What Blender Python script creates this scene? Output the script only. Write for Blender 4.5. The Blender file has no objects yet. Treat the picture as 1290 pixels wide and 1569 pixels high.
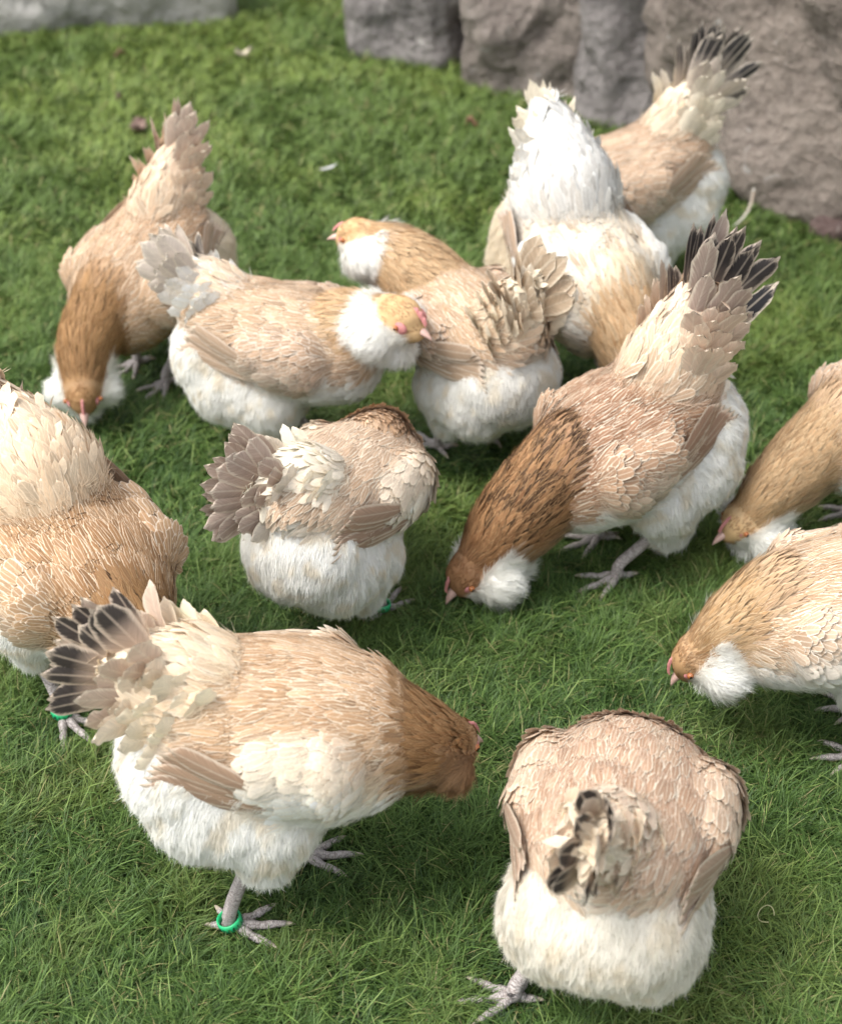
import bpy, math
import numpy as np
from mathutils import Vector
from mathutils.bvhtree import BVHTree

# ------------------------------------------------------------------ camera, world, sun, exposure
PITCH = math.radians(36.0)
CAM_H = 1.61
scene = bpy.context.scene
cam_d = bpy.data.cameras.new("camera")
cam = bpy.data.objects.new("camera", cam_d)
scene.collection.objects.link(cam)
cam.location = (0, 0, CAM_H)
cam.rotation_euler = (math.radians(90) - PITCH, 0, 0)
cam_d.sensor_fit = 'VERTICAL'
cam_d.sensor_height = 24.0
cam_d.sensor_width = 24.0
cam_d.lens = 24.0 * 2400 / 1569.0
cam_d.clip_start = 0.05
cam_d.clip_end = 200
cam_d.dof.use_dof = True
cam_d.dof.focus_distance = 2.1
cam_d.dof.aperture_fstop = 2.4
scene.camera = cam

SUN_EL, SUN_AZ = math.radians(60), math.radians(-110)   # high soft light from the left
world = bpy.data.worlds.new("World")
scene.world = world
world.use_nodes = True
wn = world.node_tree
wn.nodes.clear()
sky = wn.nodes.new("ShaderNodeTexSky")
sky.sky_type = 'NISHITA'
sky.sun_disc = False
sky.sun_elevation = SUN_EL
sky.sun_rotation = SUN_AZ
sky.air_density = 1.6
sky.dust_density = 4.0
bw = wn.nodes.new("ShaderNodeRGBToBW")
mx = wn.nodes.new("ShaderNodeMixRGB")
mx.inputs[0].default_value = 0.72
wn.links.new(sky.outputs[0], bw.inputs[0])
wn.links.new(sky.outputs[0], mx.inputs[1])
wn.links.new(bw.outputs[0], mx.inputs[2])
bg = wn.nodes.new("ShaderNodeBackground")
bg.inputs[1].default_value = 0.15
wn.links.new(mx.outputs[0], bg.inputs[0])
wo = wn.nodes.new("ShaderNodeOutputWorld")
wn.links.new(bg.outputs[0], wo.inputs[0])

sun_d = bpy.data.lights.new("sun", 'SUN')
sun_d.energy = 1.0
sun_d.angle = math.radians(18)
sun_d.color = (1.0, 0.96, 0.9)
sun = bpy.data.objects.new("sun", sun_d)
scene.collection.objects.link(sun)
sdir = Vector((math.sin(SUN_AZ) * math.cos(SUN_EL), math.cos(SUN_AZ) * math.cos(SUN_EL), math.sin(SUN_EL)))
sun.rotation_euler = sdir.to_track_quat('Z', 'Y').to_euler()

scene.view_settings.view_transform = 'Standard'
scene.view_settings.look = 'None'
scene.view_settings.gamma = 1.0
scene.view_settings.exposure = 1.25

DENS = 1.0        # feather and grass density
GRASS = 1.0

# ------------------------------------------------------------------ numeric helpers
def nz(v):
    return v / np.maximum(np.linalg.norm(v, axis=-1, keepdims=True), 1e-9)

def V3(*a):
    return np.array(a, float)

def sstep(a, b, x):
    t = np.clip((x - a) / (b - a), 0, 1)
    return t * t * (3 - 2 * t)

def noise(p, size, seed=0, octs=2):
    """smooth pseudo noise in about [-1, 1] at the points p (n,3), feature size in metres"""
    r = np.random.default_rng(1000 + seed)
    out = np.zeros(p.shape[:-1])
    amp, tot = 1.0, 0.0
    f = 2 * math.pi / size
    for o in range(octs):
        acc = 0
        for k in range(5):
            d = nz(r.normal(size=3)) * f * r.uniform(.6, 1.5)
            acc = acc + np.sin(p @ d + r.uniform(0, 6.28) + 1.3 * np.sin(p @ (nz(r.normal(size=3)) * f * .7)))
        out += amp * acc / 2.6
        tot += amp
        amp *= .5
        f *= 2.1
    return np.clip(out / tot, -1, 1)

def srgb(r, g, b):
    c = np.array([r, g, b], float) / 255.0
    return np.where(c <= .04045, c / 12.92, ((c + .055) / 1.055) ** 2.4)

def mix(a, b, t):
    t = np.asarray(t)
    if t.ndim:
        t = t[..., None]
    return a * (1 - t) + b * t

# ------------------------------------------------------------------ mesh buffer
class Buf:
    def __init__(s):
        s.v = []; s.q = []; s.m = []; s.c = []; s.e = []; s.u = []; s.n = 0

    def add(s, verts, faces, mat, col, edge=None, uv=None):
        """verts (n,3); faces (m,4), a triangle repeats its last index; col and edge (n,3)"""
        n = len(verts)
        s.v.append(verts.astype(np.float32)); s.q.append(faces.astype(np.int64) + s.n)
        s.m.append(np.full(len(faces), mat, np.int32))
        col = np.broadcast_to(col, (n, 3)); edge = col if edge is None else np.broadcast_to(edge, (n, 3))
        s.c.append(col.astype(np.float32)); s.e.append(edge.astype(np.float32))
        s.u.append((np.zeros((n, 3)) if uv is None else uv).astype(np.float32))
        s.n += n

    def build(s, name, mats, parent=None, loc=None):
        if not s.v:
            return None
        v = np.concatenate(s.v); q = np.concatenate(s.q); m = np.concatenate(s.m)
        tri = q[:, 2] == q[:, 3]
        cnt = np.where(tri, 3, 4)
        keep = np.ones((len(q), 4), bool); keep[tri, 3] = False
        loops = q[keep]
        me = bpy.data.meshes.new(name)
        me.vertices.add(len(v)); me.vertices.foreach_set('co', v.ravel())
        me.loops.add(len(loops)); me.loops.foreach_set('vertex_index', loops.astype(np.int32))
        me.polygons.add(len(q))
        st = np.zeros(len(q), np.int32); st[1:] = np.cumsum(cnt)[:-1]
        me.polygons.foreach_set('loop_start', st)
        me.polygons.foreach_set('material_index', m)
        me.polygons.foreach_set('use_smooth', np.ones(len(q), bool))
        for nm, arr in (('fcol', s.c), ('fedge', s.e), ('fuv', s.u)):
            a = me.attributes.new(nm, 'FLOAT_VECTOR', 'POINT')
            a.data.foreach_set('vector', np.concatenate(arr).ravel())
        me.update()
        for mt in mats:
            me.materials.append(mt)
        o = bpy.data.objects.new(name, me)
        scene.collection.objects.link(o)
        if parent is not None:
            o.parent = parent
        return o

def frames(D, N):
    D = nz(D); N = nz(N - (N * D).sum(-1, keepdims=True) * D)
    return D, N, np.cross(N, D)

ROUND = (np.array([0, .18, .42, .66, .84, .95, 1.0]), np.array([.65, .85, .96, 1.0, .84, .54, .12]))
HACK = (np.array([0, .25, .55, .8, 1.0]), np.array([.75, .9, 1.0, .62, .05]))
LANCE = (np.array([0, .2, .45, .7, .88, 1.0]), np.array([.7, .92, 1.0, .82, .50, .08]))
STRAND = (np.array([0, .5, 1.0]), np.array([1.0, .8, .12]))
QUILL = (np.array([0, .12, .3, .5, .70, .82, .90, .96, 1.0]), np.array([.15, .55, .85, 1.0, 1.0, .93, .80, .58, .20]))

def feathers(buf, P, D, N, L, W, shape, col0, col1, edge, rng, mat=1, cols=3, camber=.12, lift=.10,
             curl=0.0, bend=0.0, ragged=.08, step=None):
    """many feathers or strands at once. P roots, D directions, N outward normals, L lengths, W widths"""
    n = len(P)
    if n == 0:
        return
    L = np.broadcast_to(L, (n,)).astype(float); W = np.broadcast_to(W, (n,)).astype(float)
    D, N, B = frames(D, N)
    T, prof = shape
    U = np.linspace(-1, 1, cols)
    R = len(T)
    lift = np.broadcast_to(lift, (n,)); curl = np.broadcast_to(curl, (n,)); bend = np.broadcast_to(bend, (n,))
    t = T[None, :, None]; u = U[None, None, :]
    Lx = L[:, None, None]; Wx = W[:, None, None]
    rag = 1 + ragged * rng.normal(size=(n, R, cols))
    w = prof[None, :, None] * Wx * .5 * rag
    h = lift[:, None, None] * Lx * t + curl[:, None, None] * Lx * t ** 2 - camber * Wx * (u ** 2) * prof[None, :, None]
    along = t * Lx * (1 - .07 * (u ** 2) * t ** 3) * (1 - .25 * np.abs(curl)[:, None, None] * t)
    side = u * w + bend[:, None, None] * Lx * t ** 2
    pos = (P[:, None, None, :] + D[:, None, None, :] * along[..., None] + B[:, None, None, :] * side[..., None]
           + N[:, None, None, :] * h[..., None])
    vid = np.arange(n * R * cols).reshape(n, R, cols)
    f = np.stack([vid[:, :-1, :-1], vid[:, :-1, 1:], vid[:, 1:, 1:], vid[:, 1:, :-1]], -1).reshape(-1, 4)
    c0 = np.broadcast_to(col0, (n, 3)); c1 = np.broadcast_to(col1, (n, 3)); ed = np.broadcast_to(edge, (n, 3))
    tc = t if step is None else sstep(step[0], step[1], t)
    cc = np.broadcast_to(c0[:, None, None] * (1 - tc[..., None]) + c1[:, None, None] * tc[..., None], (n, R, cols, 3))
    ee = np.broadcast_to(ed[:, None, None], (n, R, cols, 3))
    uv = np.zeros((n, R, cols, 3)); uv[..., 0] = u; uv[..., 1] = t; uv[..., 2] = rng.random(n)[:, None, None]
    buf.add(pos.reshape(-1, 3), f, mat, cc.reshape(-1, 3), ee.reshape(-1, 3), uv.reshape(-1, 3))

def tube(buf, pts, rad, mat, col, seg=10, flat=1.0, cap=True, vscale=1.0):
    pts = np.asarray(pts, float); rad = np.asarray(rad, float)
    n = len(pts)
    tan = nz(np.gradient(pts, axis=0))
    ref = V3(0, 0, 1) if abs(tan[0][2]) < .8 else V3(1, 0, 0)
    vs = []; uv = []
    acc = 0
    for i in range(n):
        s = nz(np.cross(tan[i], ref)); t2 = np.cross(s, tan[i])
        if i:
            acc += np.linalg.norm(pts[i] - pts[i - 1])
        for k in range(seg):
            a = 2 * math.pi * k / seg
            vs.append(pts[i] + rad[i] * (math.cos(a) * s + flat * math.sin(a) * t2))
            uv.append((k / seg, acc * vscale, 0))
    f = []
    for i in range(n - 1):
        for k in range(seg):
            k2 = (k + 1) % seg
            f.append((i * seg + k, i * seg + k2, (i + 1) * seg + k2, (i + 1) * seg + k))
    if cap:
        for i in (0, n - 1):
            b = i * seg
            for k in range(1, seg - 1):
                f.append((b, b + k, b + k + 1, b + k + 1))
    buf.add(np.array(vs), np.array(f), mat, col, None, np.array(uv))

def curve(pts, n):
    """catmull rom through the points"""
    p = np.asarray(pts, float)
    p = np.vstack([2 * p[0] - p[1], p, 2 * p[-1] - p[-2]])
    out = []
    m = len(p) - 3
    for k in range(n):
        x = k / (n - 1) * m
        i = min(int(x), m - 1); t = x - i
        a, b, c, d = p[i:i + 4]
        out.append(.5 * (2 * b + (c - a) * t + (2 * a - 5 * b + 4 * c - d) * t * t + (3 * b - a - 3 * c + d) * t ** 3))
    return np.array(out)

# ------------------------------------------------------------------ materials
def new_mat(name):
    m = bpy.data.materials.new(name); m.use_nodes = True
    nt = m.node_tree; nt.nodes.clear()
    out = nt.nodes.new("ShaderNodeOutputMaterial")
    return m, nt, out

class NT:
    def __init__(s, nt): s.nt = nt
    def node(s, t, **k):
        n = s.nt.nodes.new(t)
        for a, b in k.items(): setattr(n, a, b)
        return n
    def link(s, a, b): s.nt.links.new(a, b)
    def val(s, x, sock):
        if isinstance(x, (int, float)): sock.default_value = x
        else: s.link(x, sock)
    def math(s, op, a, b=0.0, c=None, clamp=False):
        n = s.node("ShaderNodeMath", operation=op, use_clamp=clamp)
        s.val(a, n.inputs[0]); s.val(b, n.inputs[1])
        if c is not None: s.val(c, n.inputs[2])
        return n.outputs[0]
    def mixc(s, fac, a, b, mode='MIX'):
        n = s.node("ShaderNodeMixRGB", blend_type=mode)
        s.val(fac, n.inputs[0])
        for x, k in ((a, 1), (b, 2)):
            if isinstance(x, tuple): n.inputs[k].default_value = (*x, 1)
            else: s.link(x, n.inputs[k])
        return n.outputs[0]
    def mrange(s, x, a, b, c=0.0, d=1.0):
        n = s.node("ShaderNodeMapRange"); n.interpolation_type = 'SMOOTHSTEP'
        s.link(x, n.inputs[0])
        for i, q in enumerate((a, b, c, d)): n.inputs[i + 1].default_value = q
        return n.outputs[0]
    def tex(s, kind, vec, **k):
        n = s.node(kind)
        if vec is not None: s.link(vec, n.inputs['Vector'])
        for a, b in k.items(): n.inputs[a.replace('_', ' ')].default_value = b
        return n

def feather_mat():
    m, nt, out = new_mat("feather"); g = NT(nt)
    col = g.node("ShaderNodeAttribute", attribute_name='fcol'); edge = g.node("ShaderNodeAttribute", attribute_name='fedge')
    uv = g.node("ShaderNodeAttribute", attribute_name='fuv')
    sp = g.node("ShaderNodeSeparateXYZ"); g.link(uv.outputs['Vector'], sp.inputs[0])
    u, v, r = sp.outputs
    au = g.math('ABSOLUTE', u)
    # barbs slope forward from the shaft
    ph = g.math('ADD', g.math('MULTIPLY', v, 60.0), g.math('MULTIPLY', au, -14.0))
    cv = g.node("ShaderNodeCombineXYZ"); g.link(ph, cv.inputs[0]); g.link(g.math('MULTIPLY', r, 40.0), cv.inputs[1]); g.link(g.math('MULTIPLY', u, 1.2), cv.inputs[2])
    nz_ = g.tex("ShaderNodeTexNoise", cv.outputs[0], Scale=1.0, Detail=2.0)
    barb = nz_.outputs[0]
    e = g.math('MAXIMUM', au, g.math('MULTIPLY', g.math('SUBTRACT', v, .62), 2.5))
    e = g.math('ADD', e, g.math('MULTIPLY', g.math('SUBTRACT', barb, .5), .5))
    em = g.mrange(e, .68, .90)
    sh = g.mrange(au, .13, .03)
    shf = g.math('MULTIPLY', sh, .55)
    c = g.mixc(em, col.outputs['Vector'], edge.outputs['Vector'])
    c = g.mixc(shf, c, edge.outputs['Vector'])
    k = g.mrange(barb, .3, .7, .84, 1.1)
    kk = g.node("ShaderNodeCombineXYZ")
    for i in range(3): g.link(k, kk.inputs[i])
    c = g.mixc(1.0, c, kk.outputs[0], 'MULTIPLY')
    bump = g.node("ShaderNodeBump"); bump.inputs['Strength'].default_value = .35; bump.inputs['Distance'].default_value = .001
    g.link(barb, bump.inputs['Height'])
    p = g.node("ShaderNodeBsdfPrincipled"); g.link(c, p.inputs['Base Color'])
    p.inputs['Roughness'].default_value = .62; p.inputs['Specular IOR Level'].default_value = .25
    g.link(bump.outputs[0], p.inputs['Normal'])
    t = g.node("ShaderNodeBsdfTranslucent"); g.link(c, t.inputs[0])
    ms = g.node("ShaderNodeMixShader"); ms.inputs[0].default_value = .18
    g.link(p.outputs[0], ms.inputs[1]); g.link(t.outputs[0], ms.inputs[2]); g.link(ms.outputs[0], out.inputs[0])
    return m

def plain_attr_mat(name, rough=.8, trans=.0, spec=.15):
    m, nt, out = new_mat(name); g = NT(nt)
    col = g.node("ShaderNodeAttribute", attribute_name='fcol')
    p = g.node("ShaderNodeBsdfPrincipled"); g.link(col.outputs['Vector'], p.inputs['Base Color'])
    p.inputs['Roughness'].default_value = rough; p.inputs['Specular IOR Level'].default_value = spec
    if trans:
        t = g.node("ShaderNodeBsdfTranslucent"); g.link(col.outputs['Vector'], t.inputs[0])
        ms = g.node("ShaderNodeMixShader"); ms.inputs[0].default_value = trans
        g.link(p.outputs[0], ms.inputs[1]); g.link(t.outputs[0], ms.inputs[2]); g.link(ms.outputs[0], out.inputs[0])
    else:
        g.link(p.outputs[0], out.inputs[0])
    return m

def scale_mat():
    m, nt, out = new_mat("scaly_skin"); g = NT(nt)
    uv = g.node("ShaderNodeAttribute", attribute_name='fuv')
    col = g.node("ShaderNodeAttribute", attribute_name='fcol')
    mp = g.node("ShaderNodeMapping"); mp.inputs['Scale'].default_value = (6.0, 420.0, 1.0)
    g.link(uv.outputs['Vector'], mp.inputs[0])
    vo = g.tex("ShaderNodeTexVoronoi", mp.outputs[0], Scale=1.0); vo.feature = 'DISTANCE_TO_EDGE'
    d = g.mrange(vo.outputs['Distance'], 0.0, .16)
    c = g.mixc(d, (.22, .19, .18), col.outputs['Vector'])
    n2 = g.tex("ShaderNodeTexNoise", None, Scale=260.0)
    c = g.mixc(g.mrange(n2.outputs[0], .45, .7, 0, .45), c, (.52, .42, .38))
    b = g.node("ShaderNodeBump"); b.inputs['Strength'].default_value = .7; b.inputs['Distance'].default_value = .0012
    g.link(d, b.inputs['Height'])
    p = g.node("ShaderNodeBsdfPrincipled"); g.link(c, p.inputs['Base Color']); p.inputs['Roughness'].default_value = .5
    g.link(b.outputs[0], p.inputs['Normal']); g.link(p.outputs[0], out.inputs[0])
    return m

def simple_mat(name, color, rough=.5, bump=0.0, scale=200, spec=.5):
    m, nt, out = new_mat(name); g = NT(nt)
    p = g.node("ShaderNodeBsdfPrincipled"); p.inputs['Roughness'].default_value = rough
    p.inputs['Specular IOR Level'].default_value = spec
    n = g.tex("ShaderNodeTexNoise", None, Scale=scale, Detail=4.0)
    c = g.mixc(n.outputs[0], tuple(x * .75 for x in color), tuple(min(1, x * 1.25) for x in color))
    g.link(c, p.inputs['Base Color'])
    if bump:
        b = g.node("ShaderNodeBump"); b.inputs['Strength'].default_value = bump; b.inputs['Distance'].default_value = .001
        g.link(n.outputs[0], b.inputs['Height']); g.link(b.outputs[0], p.inputs['Normal'])
    g.link(p.outputs[0], out.inputs[0])
    return m

M_CORE = plain_attr_mat("down", .9)
M_FEATHER = feather_mat()
M_FLUFF = plain_attr_mat("fluff", .85, .42, .1)
M_SCALE = scale_mat()
M_CLAW = simple_mat("claw_horn", (.42, .36, .28), .4)
M_BEAK = simple_mat("beak_horn", (.55, .36, .31), .4, .1)
M_COMB = simple_mat("comb_skin", (.50, .20, .19), .45, .5, 500)
M_IRIS = simple_mat("iris", (.35, .12, .04), .15)
M_PUPIL = simple_mat("pupil", (.01, .01, .01), .08)
M_RING = simple_mat("ring_plastic", (.02, .42, .16), .35)
M_RING_INK = simple_mat("ring_print", (.01, .05, .03), .5)
MATS = [M_CORE, M_FEATHER, M_FLUFF, M_SCALE, M_CLAW]

# ------------------------------------------------------------------ hen
WHITE = np.array([.90, .89, .85]); CREAM = np.array([.80, .72, .58]); BLACK = np.array([.018, .018, .022])
BUFF = np.array([.66, .50, .35]); TAN = np.array([.54, .39, .28]); BROWN = np.array([.32, .18, .095])

PAL = dict(neck=BROWN, neck_edge=np.array([.50, .31, .16]), neck_dark=.04, back=TAN, back_edge=CREAM,
           wing=BUFF, wing_edge=CREAM, flight=TAN * 1.05, saddle=BUFF, cushion=CREAM, tail=np.array([.42, .32, .25]),
           tail_dark=.5, head=BROWN * 1.15, belly=WHITE, breast=WHITE, under=CREAM)

def icosphere():
    import bmesh
    bm = bmesh.new(); bmesh.ops.create_icosphere(bm, subdivisions=3, radius=1)
    v = np.array([x.co[:] for x in bm.verts]); f = np.array([[q.index for q in p.verts] for p in bm.faces])
    bm.free(); return v, f
ICO_V, ICO_F = icosphere()

def rotm(axis, a):
    from mathutils import Matrix
    return np.array(Matrix.Rotation(a, 3, axis))

def hen(name_label, pos, yaw, size=1.0, hz=.235, pitch=10, roll=0, neck=None, neck_r=1.0, face=(1, 0, -.6), tail_up=55, tail_yaw=0,
        head_size=1.45, face_k=.4, nb=(.095, .03), tail_len=.13, tail_spread=30, tail_n=7, tail_lat=.28, cush=.075, cush_r=.060, pal=None, seed=1, quality=1.0,
        feet=((.02, .05), (-.01, -.05)), foot_yaw=(0, 0), ring=None, fat=1.08, strays=(), group='hens feeding on the lawn',
        ragged_tail=.1, kids=True, wing_drop=0.0, long=1.0, deep=1.0, cov=1.0, neck_end=.034):
    rng = np.random.default_rng(seed)
    C = dict(PAL); C.update(pal or {})
    root = bpy.data.objects.new('hen', None); scene.collection.objects.link(root)
    root.location = pos; root.rotation_euler = (0, 0, math.radians(yaw)); root.scale = (size,) * 3
    root['label'] = name_label; root['category'] = 'hen'; root['group'] = group
    root.empty_display_size = .05

    Rt = rotm('Y', math.radians(pitch)) @ rotm('X', math.radians(roll))
    O = V3(0, 0, hz)
    def T(x, y, z): return Rt @ V3(x * long, y * fat, z) + O
    X, Y, Z = Rt @ V3(1, 0, 0), Rt @ V3(0, 1, 0), Rt @ V3(0, 0, 1)

    # ellipsoids: centre, radii, axes, flow direction, s, fluff, wing, kind
    E = []
    def ell(c, r, flow, s, fluff=0., wing=0., kind=0, ax=None):
        E.append((np.asarray(c, float), np.asarray(r, float), np.asarray(Rt if ax is None else ax, float), nz(np.asarray(flow, float)), s, fluff, wing, kind))
    tp = [(-.150, 0, .050), (-.10, 0, .022), (-.03, 0, .002), (.05, 0, -.005), (.115, 0, -.008)]
    tr = [(.05, .052, .050), (.07, .083, .080), (.09, .100, .100), (.09, .100, .102), (.065, .080, .086)]
    cp = curve(tp, 22); cr = curve(tr, 22) * V3(1, 1, deep)
    for i in range(22):
        ell(T(*cp[i]), cr[i] * V3(long, fat, 1), -X, i / 21.0)
    # rear fluff and thighs
    DN = V3(0, 0, -1)
    for sd in (1, -1): ell(T(-.055, sd * .048, -.085), (.070, .055 * fat, .072), -X * .2 + DN, .4, 1)
    ell(T(-.130, 0, -.040), (.080, .094 * fat, .088), -X * .6 + DN * .8, .1, 1)
    ell(T(-.095, .036, -.080), (.076, .068 * fat, .080), -X * .35 + DN, .2, 1)
    ell(T(-.095, -.036, -.080), (.076, .068 * fat, .080), -X * .35 + DN, .2, 1)
    for sd in (1, -1):
        ell(T(-.015, sd * .050, -.095), (.066, .054 * fat, .070), -X * .15 + DN, .5, 1)
        ell(T(-.020, sd * .048, -.120) + DN * .030, (.046, .038, .056), DN, .5, 1)
    # wing pads
    for sd in (1, -1):
        for (x, z, rx, rz) in ((.058, .014, .050, .060), (.020, .012, .056, .062), (-.018, .022, .042, .048)):
            ell(T(x, sd * (.079 - .10 * max(0, -x - .01)), z - wing_drop), (rx * long, .037 * fat, rz), -X - Z * .22, .6, 0, 1, 4)
    # rump cone towards the tail
    ta = math.radians(tail_up); ty = math.radians(tail_yaw)
    TD = V3(-math.cos(ta) * math.cos(ty), math.sin(ty) * math.cos(ta), math.sin(ta))
    RR = T(-.105, 0, .045)
    nc = 9
    for i in range(nc):
        k = i / (nc - 1)
        c = RR + TD * cush * 1.3 * k
        rr = cush_r * 1.15 * (1 - .52 * k ** 1.2) + .004
        ell(c, (rr, rr * .95, rr * 1.1), TD, -.1 - k, 0, 0, 2)
    # neck and head
    if neck is None: neck = [(.19, 0, .16), (.255, 0, .075)]
    npts = [T(nb[0], 0, nb[1])] + [V3(*p) for p in neck]
    m = 20
    nc_ = curve(npts, m)
    fd = nz(V3(*face))
    H = nc_[-1]
    for i in range(m):
        k = i / (m - 1)
        rad = (.072 * (1 - k) + .007 * math.sin(math.pi * k) + neck_end * k) * (1 + (neck_r - 1) * math.sin(math.pi * k) * 2) if k < 1 else neck_end * .9
        rad = min(rad, .078)
        tan = nc_[max(i - 1, 0)] - nc_[min(i + 1, m - 1)]
        ell(nc_[i], (rad, rad * .93, rad), tan, 1 + k, 0, 0, 1)
    side = nz(np.cross(V3(0, 0, 1), fd)); up = np.cross(fd, side)
    axh = np.stack([fd, side, up], 1)
    hs = head_size
    def HP(a, b=0., c=0.): return H + hs * (fd * a + side * b + up * c)
    def hr(*q): return np.array(q) * hs
    ell(HP(.004), hr(.030, .025, .0265), -fd, 2.3, 0, 0, 3, axh)
    ell(HP(.020, 0, -.003), hr(.018, .015, .015), -fd, 2.6, 0, 0, 3, axh)
    for sd in (1, -1):
        ell(HP(-.006, sd * .027, -.018), hr(.022, .020, .021), -fd + side * sd * .8 - up * .8, 2.4, .8, 0, 5, axh)
    ell(HP(.005, 0, -.034), hr(.022, .021, .021), -fd * .8 - up, 2.4, .8, 0, 5, axh)
    ell(HP(-.026, 0, -.036), hr(.024, .024, .018), -fd - up * .6, 2.4, .8, 0, 5, axh)

    vs = []; fs = []; k0 = 0
    for c, r, ax, *_ in E:
        vs.append((ICO_V * r) @ ax.T + c); fs.append(ICO_F + k0); k0 += len(ICO_V)
    me = bpy.data.meshes.new('tmp'); me.from_pydata(np.concatenate(vs).tolist(), [], np.concatenate(fs).tolist())
    tmp = bpy.data.objects.new('tmp', me); scene.collection.objects.link(tmp)
    rm = tmp.modifiers.new('r', 'REMESH'); rm.mode = 'VOXEL'; rm.voxel_size = .0065
    sm = tmp.modifiers.new('s', 'SMOOTH'); sm.factor = .5; sm.iterations = 18
    dg = bpy.context.evaluated_depsgraph_get(); ev = tmp.evaluated_get(dg); em = ev.to_mesh()
    nv = len(em.vertices); co = np.zeros(nv * 3); em.vertices.foreach_get('co', co); co = co.reshape(-1, 3)
    no = np.zeros(nv * 3); em.vertices.foreach_get('normal', no); no = no.reshape(-1, 3)
    polys = [tuple(p.vertices) for p in em.polygons]
    ev.to_mesh_clear(); bpy.data.objects.remove(tmp); bpy.data.meshes.remove(me)
    # soft lumps of plumage
    co = co + no * (noise(co, .06, seed, 2) * .0026)[:, None]
    F = np.array([p if len(p) == 4 else (p[0], p[1], p[2], p[2]) for p in polys])
    bvh = BVHTree.FromPolygons(co.tolist(), polys)

    EC = np.array([e[0] for e in E]); ER = np.array([e[1] for e in E]); EA = np.array([e[2] for e in E])
    EF = np.array([e[3] for e in E]); ES = np.array([e[4] for e in E]); EFL = np.array([e[5] for e in E])
    EW = np.array([e[6] for e in E]); EK = np.array([e[7] for e in E])
    def classify(p):
        d = p[:, None, :] - EC[None]
        l = np.einsum('nek,ekj->nej', d, EA) / ER[None]
        q = np.linalg.norm(l, axis=-1)
        q = q - q.min(1, keepdims=True)
        w = np.exp(-22 * q); w /= w.sum(1, keepdims=True)
        kw = np.stack([(w * (EK == k)).sum(1) for k in range(6)], 1)
        # the beard and cheek muffs wrap the lower face
        rel = (p - H) / hs
        ra, rc, rb2 = rel @ fd, rel @ up, rel @ side
        bw = sstep(-.042, -.030, ra) * sstep(.030, .021, ra) * sstep(.009, .000, rc + .28 * ra) * sstep(.060, .046, np.linalg.norm(rel, axis=1)) * (w @ (EK != 0).astype(float)) * (kw[:, 4] < .3)
        bw = np.maximum(bw, kw[:, 5])
        kw = kw * (1 - bw)[:, None]; kw[:, 5] = bw
        return dict(flow=w @ EF, s=w @ ES, fl=w @ EFL * (1 - bw), wing=w @ EW, k=kw)
    def base_color(p, nrm, a):
        """colour of the plumage at p and the colour of the feather edges there"""
        n1 = noise(p, .05, seed + 7, 2); el = nrm @ Z
        n2 = noise(p, .018, seed + 9, 2)
        kt = a['k']
        body = mix(C['back'], C['wing'], sstep(.55, -.05, el))
        body = mix(body, body * np.array([.80, .74, .68]), sstep(.1, .8, n1) * .6)
        body = mix(body, C['back_edge'], sstep(.1, .9, -n1) * .35)
        bel = sstep(.12, -.30, el + n1 * .12)
        c = mix(body, C['breast'], bel)
        c = mix(c, C['wing'] if True else c, kt[:, 4] * .9)
        wz = (p - O) @ Z
        c = mix(c, C.get('wing_low', mix(C['wing'], WHITE, .4)), (kt[:, 4] * sstep(.045, .0, wz)))
        c = mix(c, mix(C['saddle'], C['cushion'], sstep(-.2, -.8, a['s'] + n1 * .2)), kt[:, 2])
        flc = mix(C['belly'], C['under'], sstep(.0, .9, n1) * .65 + .0)
        c = mix(c, flc, np.clip(a['fl'] * 3.5 * sstep(.75, .35, el), 0, 1) * (1 - kt[:, 5]))
        nk = kt[:, 1] * sstep(1.0, 1.10, a['s'] + n2 * .05)
        thro = sstep(.0, -.75, nrm @ nz(up + V3(0, 0, .6)))
        nc2 = mix(mix(C['neck'], C['neck_edge'], .5 + .5 * n2), C.get('throat', CREAM * .9), thro * .75)
        nc2 = mix(nc2, C['head'], sstep(1.5, 1.95, a['s']) * .8)
        c = mix(c, nc2, nk)
        c = mix(c, C['head'], kt[:, 3])
        c = mix(c, C.get('beard', WHITE), kt[:, 5])
        return c, n1, n2
    LACE = C.get('lace', .74)

    a0 = classify(co)
    cc, _, _ = base_color(co, no, a0)
    ebuf = Buf(); shrink = .0042 * (1 - .75 * np.clip(a0['k'][:, 3] + a0['k'][:, 5] + sstep(1.6, 1.95, a0['s']), 0, 1))
    ebuf.add(co - no * shrink[:, None], F, 0, cc * .9)
    parts = dict(body=ebuf, neck=Buf(), beard=Buf(), tail=Buf(), wl=Buf(), wr=Buf())

    # ---- surface samples
    v0, v1, v2, v3 = co[F[:, 0]], co[F[:, 1]], co[F[:, 2]], co[F[:, 3]]
    area = .5 * np.linalg.norm(np.cross(v2 - v0, v3 - v1), axis=1)
    def sample(n):
        f = rng.choice(len(F), n, p=area / area.sum())
        s, t = rng.random((2, n, 1))
        P = (co[F[f, 0]] * (1 - s) * (1 - t) + co[F[f, 1]] * s * (1 - t) + co[F[f, 2]] * s * t + co[F[f, 3]] * (1 - s) * t)
        Nn = nz(no[F[f, 0]] * (1 - s) * (1 - t) + no[F[f, 1]] * s * (1 - t) + no[F[f, 2]] * s * t + no[F[f, 3]] * (1 - s) * t)
        return P, Nn
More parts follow.
